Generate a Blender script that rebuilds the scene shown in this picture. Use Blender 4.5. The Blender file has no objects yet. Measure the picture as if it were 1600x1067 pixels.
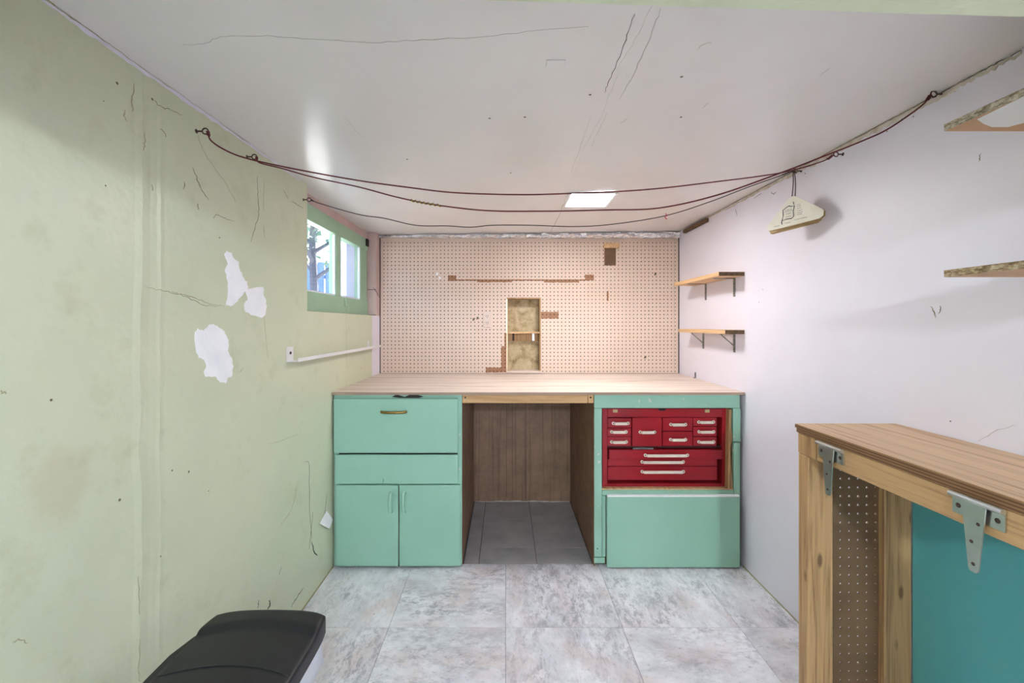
import bpy, bmesh, math, random
from mathutils import Vector, Matrix, noise
random.seed(7)
S = bpy.context.scene
COL = S.collection

# ---------------------------------------------------------------- camera, world, exposure
F = 656.0; CX, CY = 790.0, 507.0; CAMZ = 1.185
cd = bpy.data.cameras.new('camera'); cam = bpy.data.objects.new('camera', cd); COL.objects.link(cam)
cam.location = (0, 0, CAMZ); cam.rotation_euler = (math.pi/2, 0, 0)
cd.sensor_width = 36; cd.lens = F/1600*36; cd.clip_start = 0.02
cd.shift_x = (800-CX)/1600; cd.shift_y = (CY-533.5)/1600
S.camera = cam
S.view_settings.view_transform = 'Standard'; S.view_settings.look = 'None'
S.view_settings.gamma = 1; S.view_settings.use_curve_mapping = False
S.view_settings.exposure = 1.22
W = bpy.data.worlds.new('sky'); S.world = W; W.use_nodes = True
nt = W.node_tree
sky = nt.nodes.new('ShaderNodeTexSky'); sky.sky_type = 'HOSEK_WILKIE'; sky.turbidity = 6
sky.sun_direction = (0.12, 0.75, 0.65)
bgn = nt.nodes['Background']; nt.links.new(sky.outputs[0], bgn.inputs[0]); bgn.inputs[1].default_value = 15.0
sd = bpy.data.lights.new('sun', 'SUN'); sd.energy = 15.0; sd.angle = .03; sd.color = (1, .97, .93)
sun = bpy.data.objects.new('sun', sd); COL.objects.link(sun); sun.rotation_euler = Vector((-.12, -.75, -.65)).to_track_quat('-Z', 'Y').to_euler()
BULB_E = 360.0       # lamp in the space behind the camera
PANEL_E = 40.0       # small ceiling panel over the bench

def at(px, py, Y): return Vector(((px-CX)/F*Y, Y, CAMZ-(py-CY)/F*Y))
def onx(px, py, X):
    Y = X*F/(px-CX); return Vector((X, Y, CAMZ-(py-CY)/F*Y))
def onz(px, py, Z):
    Y = (CAMZ-Z)*F/(py-CY); return Vector(((px-CX)/F*Y, Y, Z))
XL, XR, YF, YB, ZC = -0.845, 1.165, 2.056, 2.818, 1.80
def zc(x): return 1.783 + (x-XL)/(XR-XL)*0.024      # the ceiling dips to the left
YR = -2.6

# ---------------------------------------------------------------- materials
def srgb(r, g, b):
    f = lambda c: (c/255/12.92) if c/255 <= .04045 else ((c/255+.055)/1.055)**2.4
    return (f(r), f(g), f(b), 1)
class G:
    def __init__(s, name):
        s.m = bpy.data.materials.new(name); s.m.use_nodes = True
        s.t = s.m.node_tree; s.b = s.t.nodes['Principled BSDF']
        s.tc = s.n('ShaderNodeTexCoord'); s.co = s.tc.outputs['Object']
    def n(s, ty, **k):
        x = s.t.nodes.new(ty)
        for a, v in k.items(): setattr(x, a, v)
        return x
    def l(s, a, b): s.t.links.new(a, b)
    def val(s, inp, v):
        if hasattr(v, 'is_output'): s.l(v, inp)
        else: inp.default_value = v
    def math(s, op, a, b=0.0, c=0.0):
        x = s.n('ShaderNodeMath', operation=op)
        s.val(x.inputs[0], a); s.val(x.inputs[1], b); s.val(x.inputs[2], c)
        return x.outputs[0]
    def mapping(s, scale=(1,1,1), loc=(0,0,0), rot=(0,0,0), src=None):
        x = s.n('ShaderNodeMapping'); s.l(src or s.co, x.inputs[0])
        x.inputs['Scale'].default_value = scale; x.inputs['Rotation'].default_value = rot
        s.val(x.inputs['Location'], loc)
        return x.outputs[0]
    def noise(s, scale, detail=4, rough=.55, src=None, dist=0):
        x = s.n('ShaderNodeTexNoise'); s.l(src or s.co, x.inputs['Vector'])
        x.inputs['Scale'].default_value = scale; x.inputs['Detail'].default_value = detail
        x.inputs['Roughness'].default_value = rough; x.inputs['Distortion'].default_value = dist
        return x.outputs[0]
    def ramp(s, f, stops):
        x = s.n('ShaderNodeValToRGB'); s.l(f, x.inputs[0]); e = x.color_ramp.elements
        while len(e) < len(stops): e.new(.5)
        for i, (p, c) in enumerate(stops):
            e[i].position = p; e[i].color = c if len(c) == 4 else (*c, 1)
        return x.outputs[0]
    def step(s, f, a, b): return s.ramp(f, [(a, (0,0,0,1)), (b, (1,1,1,1))])
    def mix(s, f, a, b):
        x = s.n('ShaderNodeMix', data_type='RGBA')
        s.val(x.inputs[0], f); s.val(x.inputs[6], a); s.val(x.inputs[7], b)
        return x.outputs[2]
    def bump(s, h, strength=.3, dist=.002):
        x = s.n('ShaderNodeBump'); s.l(h, x.inputs['Height'])
        x.inputs['Strength'].default_value = strength; x.inputs['Distance'].default_value = dist
        s.l(x.outputs[0], s.b.inputs['Normal'])
    def done(s, col, rough=.5, metal=0.0, spec=.5):
        s.val(s.b.inputs['Base Color'], col); s.val(s.b.inputs['Roughness'], rough)
        s.b.inputs['Metallic'].default_value = metal; s.b.inputs['Specular IOR Level'].default_value = spec
        return s.m

def paint(name, c, c2=None, rough=.5, sc=3.0, bs=.15, chip=None, chips=0.0, spec=.5, metal=0.0, bscale=60):
    g = G(name); c2 = c2 or tuple(v*.9 for v in c[:3])+(1,)
    col = g.mix(g.step(g.noise(sc, 6, .6), .35, .68), c, c2)
    if chip:
        k = g.noise(34, 5, .7); col = g.mix(g.step(k, .70-chips, .725-chips), col, chip)
    g.bump(g.noise(bscale, 3), bs, .0015)
    return g.done(col, rough, metal, spec)

def wood(name, c, c2, axis=0, rough=.6, knots=False, sc=1.0, dark=None):
    g = G(name); s = [44*sc]*3; s[axis] = 1.8*sc
    v = g.mapping(tuple(s)); n1 = g.noise(1.0, 5, .6, v, .8)
    s2 = [190*sc]*3; s2[axis] = 4*sc
    n2 = g.noise(1.0, 3, .6, g.mapping(tuple(s2)))
    f = g.math('ADD', g.math('MULTIPLY', n1, .72), g.math('MULTIPLY', n2, .28))
    col = g.ramp(f, [(.37, c2), (.5, c), (.62, tuple(min(1, x*1.14) for x in c[:3])+(1,))])
    if knots:
        s3 = [17.0]*3; s3[axis] = 6.0
        vo = g.n('ShaderNodeTexVoronoi'); g.l(g.mapping(tuple(s3)), vo.inputs['Vector']); vo.inputs['Scale'].default_value = 1
        k = g.ramp(vo.outputs['Distance'], [(.08, (1,1,1,1)), (.16, (0,0,0,1))])
        col = g.mix(g.math('MULTIPLY', k, .75), col, dark or srgb(84, 52, 24))
    g.bump(f, .25, .0015)
    return g.done(col, rough)

M = {}
# left wall: pale green gloss paint over lumpy plaster
g = G('green_plaster_paint')
sx = g.n('ShaderNodeSeparateXYZ'); g.l(g.co, sx.inputs[0])
big = g.noise(1.6, 5, .6); fine = g.noise(9, 6, .65)
c = g.mix(g.step(big, .36, .66), srgb(211, 214, 185), srgb(202, 208, 180))
c = g.mix(g.math('MULTIPLY', g.step(fine, .56, .74), .38), c, srgb(176, 178, 138))
fl = g.noise(1.0, 5, .7, g.mapping((30, 46, 13)))
msk = g.math('MULTIPLY', g.step(g.noise(2.6, 4), .50, .62), g.step(sx.outputs[2], 1.25, 1.5))
c = g.mix(g.math('MULTIPLY', g.math('MULTIPLY', g.step(fl, .66, .70), msk), .7), c, srgb(120, 110, 78))
# brownish scuff blot low on the near part of the wall
dy = g.math('SUBTRACT', sx.outputs[1], .80); dz = g.math('SUBTRACT', sx.outputs[2], .88)
blot = g.math('ADD', g.math('MULTIPLY', dy, dy), g.math('MULTIPLY', g.math('MULTIPLY', dz, dz), .6))
blot = g.math('ADD', blot, g.math('MULTIPLY', g.noise(30, 4), .006))
blot = g.ramp(blot, [(.003, (1,1,1,1)), (.0065, (0,0,0,1))])
c = g.mix(g.math('MULTIPLY', blot, .3), c, srgb(186, 160, 120))
wob = g.math('MULTIPLY', g.math('SUBTRACT', g.noise(2.4, 3), .5), .05)
def ridge(y0, w):
    d = g.math('ABSOLUTE', g.math('SUBTRACT', g.math('ADD', sx.outputs[1], wob), y0))
    return g.ramp(g.math('DIVIDE', d, w), [(0, (1,1,1,1)), (1, (0,0,0,1))])
h = g.math('ADD', g.math('MULTIPLY', g.noise(5, 4), 1.2), g.math('MULTIPLY', g.noise(70, 3), .12))
h = g.math('ADD', h, g.math('MULTIPLY', ridge(.975, .022), g.math('MULTIPLY', g.noise(14, 4), .9)))
h = g.math('ADD', h, g.math('MULTIPLY', ridge(1.03, .012), g.math('MULTIPLY', g.noise(9, 4), .5)))
g.bump(h, .45, .010)
M['wall_green'] = g.done(c, .34, 0, .45)

g = G('pale_lilac_wall_paint')
c = g.mix(g.step(g.noise(1.4, 5, .6), .35, .68), srgb(236, 232, 243), srgb(228, 223, 235))
k = g.noise(19, 6, .75); c = g.mix(g.math('MULTIPLY', g.step(k, .735, .76), .6), c, srgb(120, 105, 104))
g.bump(g.math('ADD', g.noise(6, 4), g.math('MULTIPLY', g.noise(80, 3), .15)), .16, .004)
M['wall_lilac'] = g.done(c, .42)

g = G('white_gloss_ceiling_paint')
c = g.mix(g.step(g.noise(1.1, 5, .6), .34, .68), srgb(238, 234, 232), srgb(230, 224, 222))
c = g.mix(g.math('MULTIPLY', g.step(g.noise(15, 5, .75), .74, .77), .5), c, srgb(140, 128, 120))
g.bump(g.math('ADD', g.noise(4, 4), g.math('MULTIPLY', g.noise(90, 3), .10)), .10, .004)
M['ceiling'] = g.done(c, .24, 0, .5)
M['pink'] = paint('pink_plaster', srgb(214, 188, 182), srgb(196, 168, 164), .55, 5, .5, srgb(120, 96, 90), .02)
M['plaster'] = paint('bare_white_plaster', srgb(250, 249, 250), srgb(240, 239, 242), .8, 14, .5, bscale=40)
M['crack'] = paint('dark_crack', srgb(96, 86, 66), srgb(128, 118, 90), .8)
M['crack_soft'] = paint('soft_scuff', srgb(164, 158, 124), srgb(178, 172, 138), .8)
M['seam'] = paint('seam_line', srgb(184, 176, 172), srgb(204, 198, 194), .6)  # light greyish tone for seams and hairline cracks
M['caulk'] = paint('old_caulk', srgb(222, 214, 206), srgb(188, 174, 158), .7, 30, .6)
M['dark_gap'] = paint('dark_gap', srgb(40, 34, 30), srgb(28, 24, 22), .8)
M['concrete'] = paint('peg_hole_shade_backing', srgb(44, 32, 26), srgb(32, 24, 20), .9)  # near-black stands in for the shade seen through the pegboard holes

# floor tiles
g = G('marbled_vinyl_tile')
oi = g.n('ShaderNodeObjectInfo')
cmb = g.n('ShaderNodeCombineXYZ')
for i, f_ in enumerate((37.0, 61.0, 13.0)): g.l(g.math('MULTIPLY', oi.outputs['Random'], f_), cmb.inputs[i])
gt = g.math('GREATER_THAN', g.math('FRACT', g.math('MULTIPLY', oi.outputs['Random'], 7.3)), .5)
vr = g.n('ShaderNodeVectorRotate', rotation_type='Z_AXIS'); g.l(g.co, vr.inputs['Vector'])
g.l(g.math('MULTIPLY', gt, math.pi/2), vr.inputs['Angle'])
v = g.n('ShaderNodeVectorMath', operation='ADD'); g.l(vr.outputs[0], v.inputs[0]); g.l(cmb.outputs[0], v.inputs[1])
m1 = g.mapping((5.0, 9.0, 5), src=v.outputs[0])
n1 = g.noise(.9, 10, .70, m1, .3); n2 = g.noise(5.0, 10, .80, m1, .3); n3 = g.noise(.8, 4, .6, g.mapping((5, 7, 5), (9, 4, 2), src=v.outputs[0]))
n4 = g.noise(.7, 5, .6, g.mapping((5, 8, 5), (3, 14, 7), src=v.outputs[0]))
c = g.ramp(n1, [(.32, srgb(192, 192, 199)), (.45, srgb(220, 220, 228)), (.58, srgb(238, 237, 244)), (.75, srgb(246, 244, 250))])
c = g.mix(g.math('MULTIPLY', g.step(n3, .50, .66), .5), c, srgb(214, 192, 190))
msk = g.step(n4, .40, .62)
c = g.mix(g.math('MULTIPLY', g.math('MULTIPLY', g.step(n2, .47, .57), msk), .72), c, srgb(140, 140, 152))
c = g.mix(g.math('MULTIPLY', g.step(g.noise(9, 10, .85, m1, .2), .56, .64), .7), c, srgb(118, 112, 116))
g.bump(n2, .15, .001)
M['vinyl'] = g.done(c, .36)
g = G('grey_ceramic_tile'); oi = g.n('ShaderNodeObjectInfo')
ad = g.n('ShaderNodeVectorMath', operation='ADD'); g.l(g.co, ad.inputs[0])
g.l(g.math('MULTIPLY', oi.outputs['Random'], 31.0), ad.inputs[1])
c = g.ramp(g.noise(7, 6, .6, ad.outputs[0]), [(.3, srgb(158, 156, 160)), (.7, srgb(190, 188, 190))])
g.bump(g.noise(60, 3), .15, .001); M['grey_tile'] = g.done(c, .45)
M['grout'] = paint('grout', srgb(112, 108, 106), srgb(92, 88, 86), .9)

# pegboard paint with bare brown marks
def pegmat():
    g = G('painted_pegboard'); sx = g.n('ShaderNodeSeparateXYZ'); g.l(g.co, sx.inputs[0])
    jx = g.math('ADD', sx.outputs[0], g.math('MULTIPLY', g.math('SUBTRACT', g.noise(60, 4), .5), .016))
    jz = g.math('ADD', sx.outputs[2], g.math('MULTIPLY', g.math('SUBTRACT', g.noise(70, 4, .6, g.mapping(loc=(5,3,1))), .5), .016))
    boxes = [(704,436.4,922,438.8),(700,430,713,439),(914,429,928,438),(745,437,800,441),(850,437.5,905,441.5),
             (944,381,962,415),(943,380,967,388),(844,487,873,498),(783,541,792,582),(759,574,792,582),(788,520,792,545),(948,455,951,470)]
    tot = None
    for (x0, y0, x1, y1) in boxes:
        a, b = at(x0, y0, YB), at(x1, y1, YB)
        cx_, cz_ = (a.x+b.x)/2, (a.z+b.z)/2; hx, hz = abs(b.x-a.x)/2, abs(b.z-a.z)/2
        u = g.math('SUBTRACT', g.math('ABSOLUTE', g.math('SUBTRACT', jx, cx_)), hx)
        w = g.math('SUBTRACT', g.math('ABSOLUTE', g.math('SUBTRACT', jz, cz_)), hz)
        d = g.math('LESS_THAN', g.math('MAXIMUM', u, w), 0.0)
        tot = d if tot is None else g.math('MAXIMUM', tot, d)
    c = g.mix(g.step(g.noise(1.3, 5, .6), .36, .66), srgb(226, 204, 188), srgb(217, 193, 175))
    c = g.mix(g.math('MULTIPLY', g.step(g.noise(16, 5, .7), .70, .74), .35), c, srgb(170, 130, 104))
    br = g.mix(g.noise(40, 4), srgb(176, 126, 92), srgb(140, 96, 66))
    c = g.mix(tot, c, br)
    return g.done(c, .5)
M['peg'] = pegmat()
M['peg_raw'] = paint('brown_hardboard_pegboard', srgb(116, 88, 62), srgb(100, 74, 50), .6, 8, .15)
g = G('dark_brown_hardboard')
st = g.noise(1.0, 4, .6, g.mapping((60, 60, 1.2))); 
c = g.ramp(g.noise(7, 7, .7), [(.3, srgb(128, 98, 76)), (.55, srgb(154, 122, 96)), (.75, srgb(170, 138, 108))])
c = g.mix(g.math('MULTIPLY', g.step(st, .52, .66), .4), c, srgb(84, 60, 42))
g.bump(g.noise(90, 4), .2, .001); M['hardboard'] = g.done(c, .6)

M['worktop'] = wood('pale_worn_plywood', srgb(224, 208, 196), srgb(196, 170, 152), 0, .5, sc=.6)
M['worktop_edge'] = wood('worn_plywood_edge', srgb(170, 144, 126), srgb(116, 92, 78), 0, .7)
M['green'] = paint('mint_green_paint', srgb(158, 203, 182), srgb(150, 196, 174), .38, 2.2, .12, srgb(108, 150, 132), -.02)
M['green_worn'] = paint('mint_green_paint_chipped', srgb(158, 203, 182), srgb(146, 190, 168), .45, 3, .2, srgb(222, 218, 200), .06)
M['win_green'] = paint('sage_green_window_paint', srgb(166, 200, 168), srgb(154, 190, 158), .4, 4, .25, srgb(96, 104, 84), .02)
M['apron'] = wood('honey_pine', srgb(210, 168, 116), srgb(184, 138, 86), 0, .5, sc=.7)
M['pine_y'] = wood('yellow_pine_along', srgb(190, 152, 108), srgb(142, 104, 66), 1, .55, True)
M['pine_z'] = wood('yellow_pine_upright', srgb(184, 146, 102), srgb(136, 98, 62), 2, .55, True)
M['ply_top'] = wood('bench_plywood', srgb(206, 174, 140), srgb(172, 134, 98), 1, .55, sc=.8)
g = G('plywood_layered_edge'); sx = g.n('ShaderNodeSeparateXYZ'); g.l(g.co, sx.inputs[0])
w = g.math('FRACT', g.math('MULTIPLY', sx.outputs[2], 140.0))
c = g.mix(g.math('GREATER_THAN', w, .5), srgb(160, 120, 82), srgb(110, 76, 46))
M['ply_edge'] = g.done(g.mix(g.math('MULTIPLY', g.noise(20, 5), .5), c, srgb(86, 58, 36)), .7)
M['shelf_wood'] = wood('light_shelf_pine', srgb(214, 176, 132), srgb(190, 148, 104), 1, .55, sc=.8)
M['shelf_end'] = paint('dark_end_grain', srgb(112, 86, 60), srgb(74, 54, 38), .8, 60, .3)
def particle(name, a, b, c3):
    g = G(name); n = g.noise(150, 5, .8, g.mapping((1, .45, 1.3)))
    c = g.ramp(n, [(.38, c3), (.48, a), (.62, b)])
    g.bump(n, .4, .002); return g.done(c, .7)
M['particle'] = particle('particle_board_edge', srgb(150, 122, 86), srgb(206, 190, 158), srgb(92, 74, 50))
M['particle_grey'] = particle('greyish_particle_board_edge', srgb(160, 148, 124), srgb(214, 206, 190), srgb(96, 86, 68))
M['shelf_under'] = paint('tan_board_underside', srgb(196, 154, 110), srgb(182, 140, 98), .5)
g = G('stained_niche_board'); n = g.noise(13, 8, .72, None, .25)
c = g.ramp(n, [(.32, srgb(132, 112, 78)), (.48, srgb(188, 168, 130)), (.66, srgb(212, 198, 168))]); M['niche'] = g.done(c, .7)
M['niche_side'] = wood('niche_wood', srgb(188, 152, 108), srgb(150, 114, 74), 2, .6)
M['red'] = paint('red_enamel', srgb(164, 22, 36), srgb(146, 16, 30), .33, 4, .08, srgb(196, 120, 110), -.03)
M['red_dark'] = paint('dark_red_inside', srgb(70, 8, 14), srgb(52, 6, 10), .6)
M['ivory'] = paint('ivory_enamel', srgb(240, 228, 214), srgb(226, 208, 192), .35, 30, .1, srgb(150, 90, 80), -.02)
M['teal'] = paint('teal_board_paint', srgb(80, 162, 170), srgb(92, 168, 168), .5, 2, .1, srgb(70, 120, 118), -.02)
def metal(name, c, r): return paint(name, c, None, r, 20, .1, metal=1.0)
M['zinc'] = metal('zinc_plated_steel', srgb(214, 216, 212), .34)
M['steel_grey'] = paint('grey_bracket_steel', srgb(150, 154, 152), srgb(110, 112, 108), .4, 30, metal=.7)
M['brass'] = metal('aged_brass', srgb(150, 122, 70), .35)
M['iron'] = paint('rusty_iron', srgb(88, 62, 50), srgb(56, 42, 36), .7, 40)
g = G('crumpled_foil'); n = g.noise(22, 5, .6); g.bump(n, 1.0, .02); M['foil'] = g.done(srgb(240, 240, 244), .20, 1.0)
M['white_metal'] = paint('white_painted_metal', srgb(240, 238, 238), srgb(228, 226, 226), .4)
M['white_plastic'] = paint('white_plastic', srgb(222, 202, 188), srgb(212, 192, 178), .4)
M['black_plastic'] = paint('black_bin_plastic', srgb(19, 22, 27), srgb(16, 19, 24), .46, 6, .06)
M['grey_plastic'] = paint('dark_grey_bin_body', srgb(74, 78, 86), srgb(66, 70, 78), .5, 6, .06)
g = G('white_bag_film'); g.bump(g.noise(26, 4), .6, .012); g.b.inputs['Transmission Weight'].default_value = .12
M['bag'] = g.done(srgb(226, 230, 240), .3)
M['cord_red'] = paint('dark_red_cord', srgb(108, 24, 32), srgb(80, 18, 26), .5, 200, .3)
M['cord_black'] = paint('black_wire_cord', srgb(46, 40, 42), srgb(34, 30, 32), .5, 200, .3)
M['tape_yellow'] = paint('yellow_tape', srgb(150, 138, 50), srgb(120, 108, 40), .6)
M['yarn_pink'] = paint('pink_yarn', srgb(214, 60, 120), None, .8)
M['card'] = paint('cream_card', srgb(246, 240, 226), srgb(238, 230, 212), .5, 20, .05)
M['card_brown'] = paint('brown_card', srgb(206, 178, 134), srgb(190, 160, 116), .7)
M['ink'] = paint('dark_ink', srgb(44, 48, 56), None, .6)
M['white_paint'] = paint('white_gloss_smear', srgb(236, 236, 232), srgb(224, 226, 222), .4)
M['storm_white'] = paint('white_storm_frame', srgb(240, 240, 244), srgb(228, 230, 238), .5)
M['fence'] = wood('weathered_blue_grey_fence', srgb(96, 122, 158), srgb(66, 90, 126), 2, .8)
M['bark'] = paint('tree_bark', srgb(70, 76, 88), srgb(54, 60, 72), .9)
M['leaf'] = paint('tree_leaves', srgb(70, 104, 84), srgb(96, 130, 110), .6)
M['pale_ground'] = paint('pale_bounce_concrete', srgb(214, 212, 208), srgb(200, 198, 194), .9)  # pale tone chosen so the unseen ground bounces daylight indoors
M['ext'] = paint('exterior_concrete', srgb(190, 188, 186), srgb(176, 172, 170), .9)
g = G('window_glass')
tr = g.n('ShaderNodeBsdfTransparent'); gl = g.n('ShaderNodeBsdfGlossy'); gl.inputs['Roughness'].default_value = .03
ms = g.n('ShaderNodeMixShader'); ms.inputs[0].default_value = .07
g.l(tr.outputs[0], ms.inputs[1]); g.l(gl.outputs[0], ms.inputs[2]); g.l(ms.outputs[0], g.t.nodes['Material Output'].inputs[0])
M['glass'] = g.m
g = G('frosted_white_panel')
tl = g.n('ShaderNodeBsdfTranslucent'); tl.inputs[0].default_value = srgb(232, 230, 240); df_ = g.n('ShaderNodeBsdfDiffuse'); df_.inputs[0].default_value = srgb(232, 230, 240)
ms = g.n('ShaderNodeMixShader'); ms.inputs[0].default_value = .4
g.l(tl.outputs[0], ms.inputs[1]); g.l(df_.outputs[0], ms.inputs[2]); g.l(ms.outputs[0], g.t.nodes['Material Output'].inputs[0])
M['frosted'] = g.m
def emit(name, c, e):
    g = G(name); g.b.inputs['Emission Color'].default_value = c; g.b.inputs['Emission Strength'].default_value = e
    return g.done((.8,.8,.8,1), .5)
M['panel_light'] = emit('lit_panel', (1, .97, .96, 1), PANEL_E)
M['bulb_light'] = emit('lit_globe', (.80, .92, 1, 1), BULB_E)

# ---------------------------------------------------------------- mesh helpers
def tag(o, label=None, cat=None, group=None, kind=None):
    if label: o['label'] = label
    if cat: o['category'] = cat
    if group: o['group'] = group
    if kind: o['kind'] = kind
    return o
def empty(name, loc, label=None, cat=None, group=None, kind=None):
    o = bpy.data.objects.new(name, None); COL.objects.link(o); o.location = loc; o.empty_display_size = .05
    o['_w'] = 0; del o['_w']
    return tag(o, label, cat, group, kind)
def wloc(o):
    v = Vector((0,0,0))
    while o: v += o.location; o = o.parent
    return v
def obj(name, bm, mat, parent=None, smooth=False, origin=None, bevel=0):
    """world-space bmesh -> object; the origin sits at the parent's (or at `origin` when given)"""
    me = bpy.data.meshes.new(name)
    if bevel:
        bmesh.ops.bevel(bm, geom=list(bm.edges), offset=bevel, segments=1, affect='EDGES', profile=.5)
    base = wloc(parent) if parent else Vector((0,0,0))
    o3 = Vector(origin) if origin is not None else base
    bmesh.ops.translate(bm, verts=bm.verts, vec=-o3)
    bmesh.ops.recalc_face_normals(bm, faces=bm.faces)
    bm.to_mesh(me); bm.free()
    me.materials.append(M[mat] if isinstance(mat, str) else mat)
    if smooth:
        for p in me.polygons: p.use_smooth = True
    o = bpy.data.objects.new(name, me); COL.objects.link(o)
    o.location = o3-base
    if parent: o.parent = parent
    return o
def box(x0, x1, y0, y1, z0, z1, bm=None):
    bm = bm or bmesh.new()
    vs = [bm.verts.new((x, y, z)) for z in (z0, z1) for y in (y0, y1) for x in (x0, x1)]
    for f in ((0,1,3,2), (4,6,7,5), (0,4,5,1), (2,3,7,6), (0,2,6,4), (1,5,7,3)): bm.faces.new([vs[i] for i in f])
    return bm
def tube(pts, r, n=6, bm=None, closed=False, rs=None):
    bm = bm or bmesh.new(); pts = [Vector(p) for p in pts]; rings = []
    N = len(pts); up = Vector((0.13, 0.21, 1)).normalized()
    for i, p in enumerate(pts):
        a = pts[(i-1) % N] if (closed or i > 0) else p
        b = pts[(i+1) % N] if (closed or i < N-1) else p
        d = (b-a).normalized()
        if abs(d.dot(up)) > .95: u = d.cross(Vector((1, .1, 0))).normalized()
        else: u = d.cross(up).normalized()
        v = d.cross(u); rr = rs[i] if rs else r
        rings.append([bm.verts.new(p+(u*math.cos(t)+v*math.sin(t))*rr) for t in (2*math.pi*k/n for k in range(n))])
    for i in range(N if closed else N-1):
        A, B = rings[i], rings[(i+1) % N]
        for k in range(n): bm.faces.new((A[k], A[(k+1) % n], B[(k+1) % n], B[k]))
    if not closed:
        bm.faces.new(rings[0][::-1]); bm.faces.new(rings[-1])
    return bm
def prism(pts2, f0, f1, bm=None):
    """outline in 2-D; f0/f1 map (a,b) to the two faces in 3-D"""
    bm = bm or bmesh.new()
    A = [bm.verts.new(f0(*p)) for p in pts2]; B = [bm.verts.new(f1(*p)) for p in pts2]; n = len(A)
    bm.faces.new(A); bm.faces.new(B[::-1])
    for i in range(n): bm.faces.new((A[i], B[i], B[(i+1) % n], A[(i+1) % n]))
    return bm
def smooth_path(pts, k=8):
    pts = [Vector(p) for p in pts]; out = []
    P = [2*pts[0]-pts[1]]+pts+[2*pts[-1]-pts[-2]]
    for i in range(1, len(P)-2):
        for j in range(k):
            t = j/k; a, b, c, d = P[i-1], P[i], P[i+1], P[i+2]
            out.append(.5*((2*b)+(c-a)*t+(2*a-5*b+4*c-d)*t*t+(3*b-a-3*c+d)*t**3))
    out.append(pts[-1]); return out
def ribbon(pts, normal, w, th=.0008, jitter=.0):
    """thin tapered strip lying on a surface"""
    bm = bmesh.new(); n = Vector(normal); L = []; N = len(pts)
    for i, p in enumerate(pts):
        d = (pts[min(i+1, N-1)]-pts[max(i-1, 0)]).normalized(); s = d.cross(n).normalized()
        ww = w*.6*(.35+.65*math.sin(math.pi*(i+.35)/(N-.3)))*random.uniform(.6, 1.2)*.5
        p = p+s*random.uniform(-jitter, jitter)
        L.append([bm.verts.new(p-s*ww), bm.verts.new(p+s*ww), bm.verts.new(p+s*ww+n*th), bm.verts.new(p-s*ww+n*th)])
    for i in range(N-1):
        A, B = L[i], L[i+1]
        for k in range(4): bm.faces.new((A[k], A[(k+1) % 4], B[(k+1) % 4], B[k]))
    bm.faces.new(L[0]); bm.faces.new(L[-1][::-1])
    return bm
def lathe(c, prof, axis='z', n=20, bm=None):
    bm = bm or bmesh.new(); rings = []; c = Vector(c)
    for r, h in prof:
        ring = []
        for k in range(n):
            a = 2*math.pi*k/n; u, v = r*math.cos(a), r*math.sin(a)
            ring.append(bm.verts.new(c+(Vector((u, v, h)) if axis == 'z' else Vector((h, u, v)) if axis == 'x' else Vector((u, h, v)))))
        rings.append(ring)
    for A, B in zip(rings, rings[1:]):
        for k in range(n): bm.faces.new((A[k], A[(k+1) % n], B[(k+1) % n], B[k]))
    bm.faces.new(rings[0][::-1]); bm.faces.new(rings[-1])
    return bm

# ---------------------------------------------------------------- the room
floor = empty('floor', (0, 0, 0), 'grey marbled vinyl tile floor with plain grey tiles under the bench', 'floor', kind='structure')
obj('subfloor', box(XL-.02, XR+.02, YR, YB+.05, -.08, -.004), 'grout', floor)
p = .4572; gap = .0008
xs = sorted([XL, XR]+[x for x in [-p, 0, p, 2*p] if XL < x < XR])
ys = [YR]+[1.643+p*k for k in range(-9, 2) if YR < 1.643+p*k < 2.11]
ys[-1] = 2.0785
for j in range(len(ys)-1):
    for i in range(len(xs)-1):
        b_ = box(xs[i]+gap, xs[i+1]-gap, ys[j]+gap, ys[j+1]-gap, -.004, 0)
        obj('vinyl_tile', b_, 'vinyl', floor, origin=((xs[i]+xs[i+1])/2, (ys[j]+ys[j+1])/2, 0))
q = .289; kx0, kx1 = -.208, .430
xs = [kx0]+[x for x in (-.133, -.133+q, -.133+2*q) if x < kx1]+[kx1]
ys = [2.079, 2.227, 2.227+q, YB-.012]
for j in range(3):
    for i in range(len(xs)-1):
        b_ = box(xs[i]+.0018, xs[i+1]-.0018, ys[j]+.0018, ys[j+1]-.0018, -.004, .001)
        obj('grey_tile', b_, 'grey_tile', floor, origin=((xs[i]+xs[i+1])/2, (ys[j]+ys[j+1])/2, 0))

# ceiling (slightly out of level)
def cbox(x0, x1, y0, y1, d0, d1, bm=None):
    bm = box(x0, x1, y0, y1, 0, 1, bm)
    for v in list(bm.verts)[-8:]: v.co.z = zc(v.co.x)+(d0 if v.co.z < .5 else d1)
    return bm
ceil = tag(obj('ceiling', cbox(XL-.25, XR+.2, YR, YB+.2, 0, .1), 'ceiling'), 'white gloss painted low ceiling with taped panel seam', 'ceiling', kind='structure')
def oc(px, py, off=0):
    x = 0
    for _ in range(6): v = onz(px, py, zc(x)+off); x = v.x
    return v
DN = (0, 0, -1)
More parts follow.
